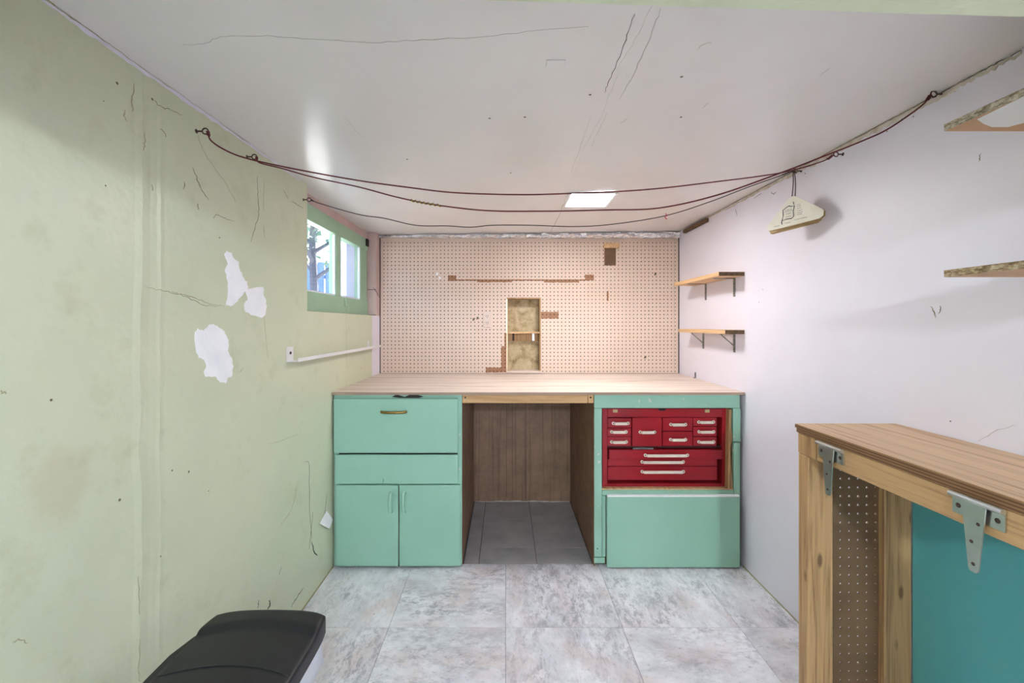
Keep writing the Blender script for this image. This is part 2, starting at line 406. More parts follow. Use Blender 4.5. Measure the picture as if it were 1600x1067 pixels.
# taped seam: two feathered bands, and hairline cracks
obj('seam_tape', ribbon(smooth_path([oc(1024, 8), oc(1000, 62), oc(972, 118), oc(945, 176)], 6), DN, .055, .0012), 'ceiling', ceil)
obj('seam_tape', ribbon(smooth_path([oc(945, 176), oc(915, 236), oc(893, 282)], 6), DN, .035, .001), 'ceiling', ceil)
def crack(parent, pts, n, w, mat='crack', k=6, jit=.0022, th=.0006):
    obj('crack', ribbon(smooth_path(pts, k), n, w, th, jit), mat, parent)
for pts, w, m in [([(992,22),(975,70),(955,120),(944,145)], .003, 'dark_gap'), ([(1022,10),(1008,50),(985,105),(960,150),(935,205),(912,250)], .0035, 'seam'),
               ([(1034,12),(1018,52),(994,108),(968,156)], .0035, 'seam'),
               ([(924,180),(905,235),(890,275)], .003, 'seam'), ([(880,320),(873,338),(866,352),(860,362)], .004, 'crack'),
               ([(285,70),(318,68),(345,58),(420,56),(500,62),(580,66),(660,62),(740,58),(840,48),(920,42)], .0022, 'seam'),
               ([(536,180),(553,200),(568,217)], .002, 'seam'), ([(980,185),(970,193)], .004, 'seam'), ([(1098,168),(1108,160)], .004, 'seam'),
               ([(1282,118),(1296,106)], .004, 'seam'), ([(1090,78),(1096,70),(1112,66)], .003, 'seam')]:
    crack(ceil, [oc(*q_) for q_ in pts], DN, w, m)
for px, py in ((1064,183),(1065,120),(922,148),(636,249),(798,270),(765,185),(820,183)):
    c_ = oc(px, py); obj('speck', lathe(c_+Vector((0,0,-.001)), [(.002, 0), (.004, .001)], n=8), 'crack', ceil)
pt = oc(868, 98); obj('paint_blister', box(pt.x-.022, pt.x+.022, pt.y-.012, pt.y+.012, pt.z-.0025, pt.z-.0003), 'ceiling', ceil, bevel=.0008)

# left wall with the window notch
WY0, WY1, WZ = 1.788, 2.733, 1.243; WX = -.90
bm = box(XL-.22, XL, YR, YB+.15, -.08, WZ)
bm = cbox(XL-.22, XL, YR, WY0, -.6, .02, bm)
for v in bm.verts:
    if v.co.y < WY0+.01 and abs(v.co.z-(zc(v.co.x)-.6)) < .004: v.co.z = WZ
wl = tag(obj('wall_left', bm, 'wall_green'), 'pale green painted plaster wall with patches of bare white plaster', 'wall', kind='structure')
obj('window_jamb', box(XL-.22, XL, WY1, YB+.15, WZ, zc(XL)+.01), 'pink', wl)
obj('window_head', box(XL-.22, WX, WY0, WY1, 1.737, zc(XL)+.01), 'pink', wl)
obj('pink_strip', box(XL-.0005, XL+.0012, 2.655, YB-.003, .858, WZ), 'wall_lilac', wl)
for z_ in (WZ+.004, 1.412):
    obj('crack', box(WX, XL+.001, WY1-.0012, WY1+.0005, z_-.002, z_+.002), 'crack', wl)
crack(wl, [at(583, 449, WY1-.001), at(588, 456, WY1-.001), at(593, 465, WY1-.001)], (0, -1, 0), .006, 'dark_gap')
def ol(px, py): return onx(px, py, XL)
NX = (1, 0, 0)
patches = [[(350,399),(354,393),(361,395),(364,404),(372,408),(374,418),(378,432),(386,441),(388,451),(380,458),(372,468),(366,476),(358,478),(352,475),(355,463),(356,448),(354,432),(351,424),(356,412)],
           [(384,455),(392,450),(402,449),(411,449),(412,462),(416,474),(415,488),(410,497),(402,494),(392,491),(383,487),(381,476),(386,468)],
           [(303,522),(309,514),(318,517),(326,508),(334,506),(341,511),(350,516),(353,524),(357,535),(356,548),(361,560),(364,572),(363,588),(357,590),(352,598),(344,597),(338,590),(330,588),(320,589),(318,582),(323,572),(320,562),(311,559),(306,548),(304,536)]]
for pl in patches:
    pts = []
    for i, a in enumerate(pl):
        b = pl[(i+1) % len(pl)]
        for t in (0, .33, .66):
            pts.append((a[0]+(b[0]-a[0])*t+random.uniform(-1.1, 1.1), a[1]+(b[1]-a[1])*t+random.uniform(-1.1, 1.1)))
    obj('plaster_patch', prism(pts, lambda a, b: ol(a, b)+Vector((.0012, 0, 0)), lambda a, b: ol(a, b)-Vector((.001, 0, 0))), 'plaster', wl)
for pts, w, m in [([(225,447),(262,456),(300,464),(328,475),(350,478)], .0035, 'crack_soft'), ([(268,456),(290,463),(318,476),(345,478)], .002, 'crack'),
                  ([(402,275),(403,310),(404,335),(398,356),(392,378)], .0035, 'crack'), ([(413,283),(411,310),(412,330)], .002, 'crack_soft'),
                  ([(310,212),(318,236),(330,255),(352,285),(368,315)], .002, 'crack_soft'), ([(240,156),(250,166),(266,172),(285,180)], .003, 'crack'),
                  ([(196,172),(194,180),(198,190)], .006, 'crack_soft'), ([(210,130),(206,160),(208,175)], .006, 'crack_soft'),
                  ([(225,205),(226,222),(225,236)], .004, 'crack_soft'), ([(250,200),(256,206),(260,214)], .003, 'crack'),
                  ([(302,262),(308,280),(314,295),(326,312)], .004, 'crack'), ([(288,284),(287,296)], .003, 'crack'), ([(309,318),(310,328)], .004, 'crack'),
                  ([(333,340),(340,336),(352,341),(366,346)], .0025, 'crack'), ([(237,288),(238,298)], .003, 'crack'), ([(412,352),(413,370)], .003, 'crack_soft'),
                  ([(418,560),(413,500),(411,470)], .0015, 'crack_soft'), ([(455,314),(465,320),(474,325)], .003, 'crack'), ([(443,297),(450,310)], .002, 'crack'),
                  ([(418,695),(440,688),(470,676)], .002, 'crack_soft'), ([(438,820),(452,802),(460,780),(464,752)], .003, 'crack_soft'),
                  ([(475,722),(483,724),(483,760),(484,800),(487,840)], .004, 'crack'), ([(487,846),(491,862),(496,868)], .008, 'dark_gap'), ([(489,800),(486,830),(483,858)], .004, 'crack'),
                  ([(511,770),(508,796),(506,812)], .003, 'crack'), ([(418,952),(422,944),(420,938)], .012, 'dark_gap'), ([(403,950),(404,938)], .006, 'crack'),
                  ([(455,948),(466,930),(474,918)], .006, 'dark_gap'), ([(440,885),(436,898)], .003, 'crack'), ([(219,998),(217,1040),(218,1066)], .003, 'crack_soft'),
                  ([(216,900),(218,960)], .003, 'crack_soft'), ([(20,1004),(30,999),(42,1006)], .004, 'crack_soft'), ([(0,612),(10,614)], .006, 'crack_soft'),
                  ([(541,470),(541,520),(541,575)], .0012, 'crack_soft'), ([(380,575),(374,582)], .003, 'crack_soft')]:
    crack(wl, [ol(*q_) for q_ in pts], NX, w, m)
for px, py, r in ((238,155,.005),(343,371,.004),(295,737,.005),(269,735,.004),(165,290,.003),(326,767,.003),(251,869,.003),(564,575,.004),(80,625,.004),(187,781,.005),(183,130,.005),(162,158,.002)):
    c_ = ol(px, py); obj('nail_hole', lathe(c_, [(r*.65, 0), (r*.4, .0008)], 'x', 8), 'crack', wl)
# flaking paint by the cabinet
pts = [(497,818),(508,798),(518,812),(512,826)]
obj('paint_flake', prism(pts, lambda a, b: ol(a, b)+Vector((.008, 0, 0)), lambda a, b: ol(a, b)+Vector((.006, 0, 0))), 'plaster', wl)
# right wall
wr = tag(obj('wall_right', box(XR, XR+.2, YR, YB+.15, -.08, ZC+.02), 'wall_lilac'), 'pale lilac painted wall with scuffs and cracked ceiling line', 'wall', kind='structure')
def orr(px, py): return onx(px, py, XR)
PX = (-1, 0, 0)
cc = [orr(px, 507-(zc(XR)-CAMZ-.010)*F/(XR*F/(px-CX))) for px in range(1075, 1600, 6)]
obj('cracked_caulk', ribbon(cc, PX, .034, .0022, .004), 'caulk', wr)
obj('crack', ribbon([v+Vector((0, 0, .007)) for v in cc], PX, .0035, .003, .0015), 'crack', wr)
for pts, w, m in [([(1455,478),(1460,488),(1462,496)], .004, 'crack'), ([(1470,478),(1468,490)], .004, 'crack'), ([(1532,240),(1530,252)], .003, 'crack'), ([(1557,104),(1560,96),(1566,92)], .01, 'crack'),
                  ([(1210,286),(1217,282)], .006, 'crack'), ([(1205,300),(1209,303),(1213,300)], .005, 'crack'), ([(1178,310),(1190,302)], .004, 'crack'), ([(1149,327),(1152,336)], .004, 'crack'),
                  ([(1529,690),(1560,672),(1590,664)], .0016, 'seam')]:
    crack(wr, [orr(*q_) for q_ in pts], PX, w, m)
for px, py, r in ((1574,86,.004),(1492,142,.004),(1427,182,.003),(1386,205,.003),(1258,271,.004),(1240,305,.002),(1485,658,.003),(1192,452,.003),(1186,472,.003)):
    obj('nail_hole', lathe(orr(px, py), [(r*.7, 0), (r*.4, -.0008)], 'x', 8), 'crack', wr)
cl_ = [ol(px, 507-(zc(XL)-CAMZ-.006)*F/(XL*F/(px-CX))) for px in range(60, 480, 10)]
obj('cracked_caulk', ribbon(cl_, NX, .022, .0015, .002), 'wall_lilac', wl)
obj('crack', ribbon([v+Vector((0, 0, .004)) for v in cl_[:34]], NX, .002, .0025, .0025), 'crack_soft', wl)
obj('floor_gap', box(XR-.004, XR, YR, YF, 0, .003), 'crack_soft', wr)
obj('floor_gap', box(XL, XL+.004, YR, YF, 0, .003), 'crack_soft', wl)

# back wall with the niche hole
n0, n1 = at(792, 464, YB), at(844, 581, YB)
PIT = .0254; NXa, NXb = n0.x, n0.x+9*PIT; NZb = .858+20*PIT; NZa = .858
bm = box(XL-.02, NXa, YB+.016, YB+.16, -.08, ZC+.02)
box(NXb, XR+.02, YB+.016, YB+.16, -.08, ZC+.02, bm)
box(NXa, NXb, YB+.016, YB+.16, NZb, ZC+.02, bm); box(NXa, NXb, YB+.016, YB+.16, -.08, NZa-.003, bm)
wb = tag(obj('wall_back', bm, 'concrete'), 'back wall behind the pegboard, coloured dark as the shade in its holes', 'wall', kind='structure')
# rear of the space the camera stands in, and the green beam overhead
tag(obj('wall_front', box(XL-.02, XR+.02, YR-.15, YR, -.08, ZC+.02), 'wall_lilac'), 'plain wall behind the camera', 'wall', kind='structure')
bm = box(XL, XR, .36, .462, 0, 1)
for v in bm.verts: v.co.z = (zc(v.co.x)+.01) if v.co.z > .5 else 1.541-.031*v.co.x
tag(obj('trim_1', bm, 'wall_green', bevel=0), 'pale green beam crossing under the ceiling at the entrance', 'beam', kind='structure')
a, b = orr(1108, 337), orr(1066, 361)
tag(obj('trim_2', box(XR-.022, XR-.0005, a.y, b.y-.06, a.z-.035, a.z-.012), 'shelf_end', bevel=.003), 'short grey-brown wood strip on the lilac wall below the ceiling corner', 'trim', kind='structure')

# ---------------------------------------------------------------- window
win = empty('window_1', (WX, (WY0+WY1)/2, WZ), 'green framed two-pane basement window high in the green wall', 'window', kind='structure')
fx0, fx1 = WX-.038, WX
g0, g1, g2, g3 = 1.872, 2.228, 2.288, 2.605; zb, zt = 1.337, 1.662
obj('bottom_rail', box(fx0, fx1+.004, WY0+.003, WY1-.003, WZ+.001, zb), 'win_green', win, bevel=.002)
obj('top_rail', box(fx0, fx1+.004, WY0+.003, WY1-.003, zt, 1.7365), 'win_green', win, bevel=.002)
obj('stile', box(fx0, fx1, WY0+.003, g0, zb, zt), 'win_green', win)
obj('stile', box(fx0, fx1, g3, WY1-.012, zb, zt), 'win_green', win)
obj('mullion', box(fx0, fx1+.002, g1, g2, zb, zt), 'win_green', win)
for a, b in ((g0, g1), (g2, g3)):
    obj('pane', box(WX-.022, WX-.018, a-.004, b+.004, zb-.004, zt+.004), 'glass', win)
    bm = box(WX-.017, WX-.004, a, b, zb, zb+.008); box(WX-.017, WX-.004, a, a+.006, zb, zt, bm); box(WX-.017, WX-.004, b-.006, b, zb, zt, bm)
    obj('putty_bead', bm, 'storm_white', win)
v0 = onx(541, 474, WX)
la = obj('latch', box(WX+.003, WX+.010, v0.y-.012, v0.y+.012, v0.z-.004, v0.z+.004), 'win_green', win)
obj('latch_pin', tube([(WX+.006, v0.y-.03, v0.z+.03), (WX+.010, v0.y-.03, v0.z-.02)], .004), 'win_green', la)
obj('hinge_block', box(WX, WX+.012, WY1-.045, WY1-.004, 1.69, 1.735), 'dark_gap', win)
obj('sill_line', box(WX+.002, XL-.002, WY0, WY1, WZ-.0005, WZ+.0012), 'crack', win)  # dark strip along the sill in front of the sash
# outer storm window
sw = empty('storm_window', (-1.03, 2.2, 1.20), 'white outer storm window frame with a blank sliding panel behind the green sash', 'storm window')
sx0, sx1 = -1.042, -1.015
obj('frame', box(sx0, sx1, 1.79, 2.722, 1.244, 1.31), 'storm_white', sw)
obj('frame', box(sx0, sx1, 1.79, 2.722, 1.735, 1.83), 'storm_white', sw)
obj('frame', box(sx0, sx1, 1.79, 1.90, 1.31, 1.735), 'storm_white', sw)
obj('meeting_rail', box(sx0, sx1+.01, 2.49, 2.56, 1.31, 1.735), 'storm_white', sw)
obj('sliding_panel', box(sx0+.004, sx0+.012, 2.55, 2.722, 1.30, 1.745), 'frosted', sw)
obj('reveal_board', box(-1.062, WX-.040, WY1-.009, WY1-.001, 1.246, 1.735), 'storm_white', sw)
obj('pane', box(sx0+.016, sx0+.019, 1.90, 2.49, 1.31, 1.735), 'glass', sw)
# garden outside
tag(obj('ground_outside', box(-9, -1.07, -1.5, 14, 1.05, 1.15), 'pale_ground'), 'unseen concrete outside the small window, toned pale to bounce daylight indoors', 'path', kind='structure')
fe = empty('garden_fence', (-4.2, 9.3, 1.15), 'weathered blue-grey board fence seen through the left window pane', 'fence')
for k in range(26):
    x = -6.4+k*.16; y = 9.3+.02*math.sin(k*1.7)
    obj('fence_board', box(x, x+.145, y, y+.02, 1.152, 2.55+.02*math.sin(k*2.3)), 'fence', fe)
obj('fence_rail', box(-6.4, -2.24, 9.33, 9.37, 2.2, 2.29), 'fence', fe)
tr_ = empty('garden_tree', (-2.5, 5.4, 1.15), 'small leafy tree seen through the left window pane', 'tree')
bt = Vector((-2.5, 5.4, 1.15)); bm = tube([bt, bt+Vector((.04,0,.5)), bt+Vector((0,.03,1.1)), bt+Vector((.05,0,1.7))], .05, rs=[.07,.05,.045,.03])
tips = []
for k in range(9):
    a = k*2.4; z = .6+.12*k; e = bt+Vector((math.cos(a)*.6, math.sin(a)*.6, z+.5)); tips.append(e)
    tube([bt+Vector((.02,0,z)), bt+Vector((math.cos(a)*.3, math.sin(a)*.3, z+.2)), e], .02, 5, bm, rs=[.03,.02,.008])
obj('trunk', bm, 'bark', tr_)
bm = bmesh.new()
for k in range(1700):
    e = random.choice(tips); c_ = e+Vector([random.gauss(0, .22) for _ in range(3)])
    d = Vector([random.uniform(-1,1) for _ in range(3)]).normalized(); u = d.orthogonal().normalized()
    if c_.x > -1.6: continue
    s = random.uniform(.02, .045)
    bm.faces.new([bm.verts.new(c_+d*s*1.6), bm.verts.new(c_+u*s*.7), bm.verts.new(c_-d*s*1.6), bm.verts.new(c_-u*s*.7)])
fo = obj('foliage', bm, 'leaf', tr_); fo['kind'] = 'stuff'

# ---------------------------------------------------------------- pegboard
def peg_sheet(x0, z0, nx, nz, skip, toP, hole=.0041, depth=.004):
    vs, fs = [], []
    def quad(pts):
        i = len(vs); vs.extend(pts); fs.append(tuple(range(i, i+len(pts))))
    for j in range(nz):
        for i in range(nx):
            if skip and skip(i, j): continue
            cx_, cz_ = x0+(i+.5)*PIT, z0+(j+.5)*PIT; h = PIT/2
            out = [(h,0),(h,h),(0,h),(-h,h),(-h,0),(-h,-h),(0,-h),(h,-h)]
            inn = [(hole*math.cos(math.pi/4*k), hole*math.sin(math.pi/4*k)) for k in range(8)]
            b = len(vs)
            for (a, c_) in out: vs.append(toP(cx_+a, cz_+c_, 0))
            for (a, c_) in inn: vs.append(toP(cx_+a, cz_+c_, 0))
            for (a, c_) in inn: vs.append(toP(cx_+a, cz_+c_, depth))
            for k in range(8):
                k2 = (k+1) % 8
                fs.append((b+k, b+k2, b+8+k2, b+8+k)); fs.append((b+8+k, b+8+k2, b+16+k2, b+16+k))
    return vs, fs, quad
ZT = 1.766
x0 = NXa-33*PIT; nx = 33+9+36; nz = 35
pb = empty('pegboard', (0.16, YB, .86), 'large cream painted pegboard covering the back wall above the worktop', 'pegboard')
vs, fs, quad = peg_sheet(x0, NZa, nx, nz, lambda i, j: 33 <= i < 42 and j < 20, lambda x, z, d: (x-.16, d, z-.86))
def strip(xa, xb, za, zb_): quad([(xa-.16,0,za-.86), (xb-.16,0,za-.86), (xb-.16,0,zb_-.86), (xa-.16,0,zb_-.86)])
xe = x0+nx*PIT; ze = NZa+nz*PIT
strip(XL+.002, x0, NZa, ZT); strip(xe, XR-.002, NZa, ZT); strip(x0, xe, ze, ZT)
me = bpy.data.meshes.new('sheet'); me.from_pydata(vs, [], fs); me.update()
g = M['peg']; sh = bpy.data.objects.new('sheet', me); COL.objects.link(sh); me.materials.append(g); sh.parent = pb
for n_ in g.node_tree.nodes:                     # marks are laid out in room coordinates: undo the sheet's own origin
    if n_.type == 'SEPXYZ':
        ad = g.node_tree.nodes.new('ShaderNodeVectorMath'); ad.operation = 'ADD'; ad.inputs[1].default_value = (.16, YB, .86)
        src = n_.inputs[0].links[0].from_socket; g.node_tree.links.new(src, ad.inputs[0]); g.node_tree.links.new(ad.outputs[0], n_.inputs[0])
ex = (1053-CX)/F*YB
obj('seam_strip', box(ex, ex+.0015, YB-.0006, YB+.001, NZa, ZT), 'crack_soft', pb)
obj('edge_gap', box(XL+.001, XL+.006, YB-.002, YB+.01, NZa, ZT), 'dark_gap', pb)
obj('edge_gap', box(XR-.006, XR-.001, YB-.002, YB+.01, NZa, ZT), 'dark_gap', pb)
for px, py in ((683,428),(687,434),(740,499),(746,497),(1024,428),(1008,558)):
    c_ = at(px, py, YB); obj('chip', prism([(c_.x-.008, c_.z-.010), (c_.x+.006, c_.z-.006), (c_.x+.008, c_.z+.008), (c_.x-.004, c_.z+.010)], lambda a, b: (a, YB-.0006, b), lambda a, b: (a, YB+.001, b)), 'plaster' if px < 700 else 'crack', pb)
bk = empty('peg_block', at(954, 398, YB), 'small bare brown wooden block screwed to the upper right of the pegboard', 'block')
a, b = at(943, 380, YB), at(967, 388, YB)
obj('ledge', box(a.x, b.x, YB-.022, YB-.0005, b.z, a.z), 'shelf_wood', bk, bevel=.002)
a, b = at(945, 388, YB), at(962, 414, YB)
obj('back_plate', box(a.x, b.x, YB-.004, YB-.0005, b.z, a.z), 'peg_raw', bk)
# foil strip
bm = bmesh.new(); N = 150; R_ = 7; gr = []
for i in range(N+1):
    x = XL+.005+(XR-XL-.01)*i/N; row = []
    for j in range(R_+1):
        t = j/R_; z = ZT-.004+(zc(x)-.003-ZT+.004)*t
        y = YB-.022-.014*math.sin(t*math.pi)-.016*noise.noise(Vector((x*22, t*3, 1.3)))-.013*noise.noise(Vector((x*60, t*4, 4)))
        row.append(bm.verts.new((x, y, z)))
    gr.append(row)
for i in range(N):
    for j in range(R_): bm.faces.new((gr[i][j], gr[i+1][j], gr[i+1][j+1], gr[i][j+1]))
tag(obj('foil_strip', bm, 'foil', origin=(.16, YB-.01, ZT)), 'crumpled silver foil strip stuffed along the top of the pegboard', 'foil')
# niche
ni = empty('niche_box', ((NXa+NXb)/2, YB+.05, NZa), 'small recessed wooden niche with one shelf in the pegboard', 'niche')
e = .0008; d1 = YB+.098
obj('back', box(NXa+e, NXb-e, d1, d1+.006, NZa, NZb-e), 'niche', ni)
for xa, xb in ((NXa+e, NXa+.008), (NXb-.008, NXb-e)): obj('side', box(xa, xb, YB+.001, d1, NZa, NZb-e), 'niche_side', ni)
obj('top', box(NXa+.008, NXb-.008, YB+.001, d1, NZb-.008, NZb-e), 'niche_side', ni)
obj('ledge', box(NXa+e, NXb-e, YB-.012, d1, NZa+.001, NZa+.016), 'worktop', ni, bevel=.002)
zs = at(800, 521, YB).z
obj('shelf', box(NXa+.008, NXb-.008, YB+.002, d1, zs, zs+.011), 'shelf_wood', ni)
obj('cleat', box(NXa+.008, NXb-.008, d1-.008, d1, zs-.055, zs), 'niche_side', ni)
for px, mt in ((802, 'iron'), (833, 'zinc')):
    x = at(px, 520, d1).x*1.0
    b_ = obj('bracket', box(x-.007, x+.007, d1-.012, d1-.008, zs-.052, zs), mt, ni)
    obj('bracket_arm', box(x-.007, x+.007, d1-.06, d1-.012, zs-.003, zs), mt, b_)
# outlet
o0, o1 = at(755.5, 487, YB), at(767, 511.5, YB)
ou = empty('outlet', ((o0.x+o1.x)/2, YB, o1.z), 'cream duplex power outlet on the pegboard left of the niche', 'outlet')
obj('cover_plate', box(o0.x, o1.x, YB-.006, YB-.0005, o1.z, o0.z), 'white_plastic', ou, bevel=.002)
cx_ = (o0.x+o1.x)/2; cz_ = (o0.z+o1.z)/2
for s in (-1, 1):
    r = obj('socket', lathe((cx_, YB-.006, cz_+s*.022), [(.0165, 0), (.0165, -.002), (.015, -.0025)], 'y', 16), 'white_plastic', ou)
    for t in (-.006, .006): obj('slot', box(cx_+t-.0014, cx_+t+.0014, YB-.0092, YB-.0084, cz_+s*.022-.002, cz_+s*.022+.007), 'dark_gap', r)
    obj('slot', lathe((cx_, YB-.0085, cz_+s*.022-.008), [(.0026, 0), (.0026, -.0006)], 'y', 8), 'dark_gap', r)
obj('screw', lathe((cx_, YB-.006, cz_), [(.003, 0), (.0028, -.0012)], 'y', 8), 'zinc', ou)

# ---------------------------------------------------------------- worktop and cabinets
ZW = .8565
wt = empty('worktop', (.16, 2.43, ZW-.012), 'pale worn plywood worktop running wall to wall over the green cabinets', 'worktop')
obj('board', box(XL+.002, XR-.002, YF-.016, YB-.004, ZW-.010, ZW), 'worktop', wt)
obj('edge_strip', box(XL+.002, XR-.004, YF-.0195, YF-.0165, ZW-.013, ZW-.001), 'worktop_edge', wt)
def X(px): return (px-CX)/319.0
def Z(py): return CAMZ-(py-CY)/319.0
ZU = ZW-.0135
def slab(name, px0, px1, py0, py1, mat, par, y0, y1, bev=.002):
    return obj(name, box(X(px0), X(px1), y0, y1, Z(py1), Z(py0)), mat, par, bevel=bev)
# left cabinet
cl = empty('base_cabinet', (X(621), 2.4, 0), 'mint green cabinet with drop front, drawer and two doors against the green wall', 'cabinet')
xl, xr = XL+.006, X(722)
obj('carcass', box(xl, xr-.007, YF+.022, YB-.01, .006, ZU), 'hardboard', cl)
obj('side_panel', box(xr-.006, xr, YF+.002, YB-.014, .002, ZU), 'hardboard', cl)
obj('stile', box(xl, xl+.022, YF, YF+.02, .006, ZU), 'green_worn', cl)
obj('stile', box(xr-.022, xr-.0005, YF, YF+.0205, .006, ZU), 'green_worn', cl)
obj('top_rail', box(xl+.022, xr-.022, YF, YF+.02, Z(624), ZU), 'green_worn', cl)
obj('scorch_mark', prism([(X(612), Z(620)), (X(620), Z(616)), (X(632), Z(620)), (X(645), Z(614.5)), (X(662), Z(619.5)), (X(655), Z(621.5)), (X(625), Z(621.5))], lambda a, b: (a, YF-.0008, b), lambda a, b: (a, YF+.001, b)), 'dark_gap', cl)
obj('rail', box(xl+.022, xr-.022, YF+.003, YF+.02, Z(712), Z(702)), 'dark_gap', cl)
obj('rail', box(xl+.022, xr-.022, YF+.003, YF+.02, Z(760), Z(750)), 'green', cl)
df = slab('drop_front', 523.5, 716, 622, 706, 'green', cl, YF-.018, YF-.001, .0025)
hx, hz = X(617), Z(642)
hd = obj('handle', tube(smooth_path([(hx-.06, YF-.019, hz), (hx-.05, YF-.034, hz), (hx, YF-.042, hz), (hx+.05, YF-.034, hz), (hx+.06, YF-.019, hz)], 6), .0065, 8), 'brass', df, smooth=True)
slab('drawer_front', 525.5, 716.5, 709, 754, 'green', cl, YF-.017, YF-.001, .0025)
for px0, px1, hp in ((527, 623.6, 613), (625.2, 720, 633)):
    dr = slab('door', px0, px1, 756, 881.5, 'green', cl, YF-.018, YF-.001, .0025)
    hx = X(hp); pts = [(hx, YF-.018, Z(767.5)), (hx, YF-.036, Z(770)), (hx, YF-.046, Z(781)), (hx, YF-.036, Z(793)), (hx, YF-.018, Z(796))]
    obj('handle', tube(smooth_path(pts, 6), .005, 8, rs=[.010]*2+[.0065+.003*abs(math.cos(math.pi*k/24)) for k in range(21)]+[.010]*2), 'green', dr, smooth=True)
obj('toe_gap', box(xl+.01, xr-.01, YF+.001, YF+.02, .001, Z(880)), 'dark_gap', cl)
crack(cl, [Vector((X(600.5), YF-.0172, Z(745))), Vector((X(600), YF-.0172, Z(753)))], (0,-1,0), .003, 'dark_gap')
# knee hole: apron beam and back panel
xk0, xk1 = X(722), X(928)
ap = empty('apron_beam', ((xk0+xk1)/2, YF+.02, Z(630)), 'honey coloured wooden beam under the worktop over the knee hole', 'beam')
obj('board', box(xk0+.001, X(918.5), YF+.002, YF+.04, Z(630), ZU), 'apron', ap, bevel=.002)
obj('end_block', box(X(919), xk1-.001, YF+.003, YF+.04, Z(630), ZU), 'apron', ap, bevel=.002)
for px in (727, 923): obj('screw', lathe((X(px), YF+.0025, Z(621)), [(.0045, 0), (.004, -.001)], 'y', 8), 'dark_gap', ap)
bp = empty('back_panel', ((xk0+xk1)/2, YB-.006, .002), 'stained dark brown hardboard panel at the back of the knee hole', 'panel')
obj('sheet', box(xk0+.001, xk1-.001, YB-.011, YB-.005, .002, ZU), 'hardboard', bp)
for px in (821, 800, 791):
    x = (px-CX)/F*(YB-.012); obj('groove', box(x, x+.002, YB-.0118, YB-.0105, .02, ZU-.01), 'dark_gap' if px == 821 else 'iron', bp)
bm = ribbon([Vector((xk0+.005+(xk1-xk0-.01)*k/22, YB-.0135, .005)) for k in range(23)], (0,-1,0), .012, .004, .002)
obj('debris_line', bm, 'caulk', bp)
obj('rear_batten', box(xk0+.01, xk1-.01, YB-.05, YB-.012, ZU-.06, ZU-.001), 'hardboard', bp)
# right cabinet
cr = empty('base_cabinet', (X(1042), 2.4, 0), 'mint green cabinet with open bay and blank lower panel against the lilac wall', 'cabinet')
xl, xr = X(928), X(1156)
obj('side_panel', box(xl, xl+.006, YF+.002, YB-.014, .002, ZU), 'hardboard', cr)
obj('side_panel', box(xr-.016, xr-.002, YF+.021, YB-.01, .002, ZU), 'pine_z', cr)
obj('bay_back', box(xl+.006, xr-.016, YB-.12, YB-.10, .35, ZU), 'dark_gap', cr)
obj('bay_floor', box(xl+.006, xr-.016, YF+.008, YB-.12, Z(769), Z(764)), 'shelf_wood', cr)
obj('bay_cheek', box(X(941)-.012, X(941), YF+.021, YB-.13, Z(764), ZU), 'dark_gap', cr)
obj('bay_cheek', box(X(1147), X(1150), YF+.021, YB-.13, Z(764), ZU), 'pine_z', cr)
obj('raw_edge', prism([(X(1140), Z(640)), (X(1144), Z(640)), (X(1143), Z(664)), (X(1145), Z(687)), (X(1141.5), Z(700)), (X(1143), Z(735)), (X(1146), Z(764)), (X(1138), Z(764))], lambda a, b: (a, YF+.004, b), lambda a, b: (a, YF+.05, b)), 'pine_z', cr)
slab('top_rail', 928.5, 1156, 613.5, 637.5, 'green_worn', cr, YF-.001, YF+.02, .0015)
slab('stile', 928.5, 940.5, 638, 870, 'green_worn', cr, YF, YF+.02, .0015)
slab('base_block', 928.5, 945, 871, 880, 'green_worn', cr, YF-.001, YF+.02, .0015)
slab('filler_strip', 941, 946.5, 775, 870, 'green', cr, YF+.002, YF+.02, .001)
slab('stile', 1145.5, 1157.5, 638, 690.5, 'green_worn', cr, YF+.001, YF+.02, .0015)
slab('stile', 1147, 1156.5, 691.5, 880, 'green_worn', cr, YF, YF+.02, .0015)
slab('rail', 941, 1146, 766, 774, 'green_worn', cr, YF, YF+.02, .0015)
obj('lower_back', box(X(947), X(1150), YF+.0205, YF+.03, .004, Z(775)), 'hardboard', cr)
lp = slab('lower_panel', 947, 1152.5, 772, 883, 'green', cr, YF-.021, YF-.002, .003)
slab('edge_highlight', 947.3, 1152, 771.3, 773.5, 'plaster', lp, YF-.0215, YF-.004, .0005)  # white strip painted as the highlight on the panel's top edge
obj('nail', lathe((X(933.5), YF, Z(857)), [(.003, 0), (.003, -.001)], 'y', 8), 'dark_gap', cr)

pc = empty('wall_clip', orr(1087, 583)+Vector((-.001, 0, 0)), 'tiny grey metal clip on the lilac wall just above the worktop', 'clip')
v_ = orr(1087, 583); v_.z = ZW
obj('plate', box(XR-.004, XR-.001, v_.y-.006, v_.y+.006, ZW+.003, ZW+.036), 'steel_grey', pc)
obj('foot', box(XR-.014, XR-.004, v_.y-.006, v_.y+.006, ZW+.0005, ZW+.004), 'steel_grey', pc)
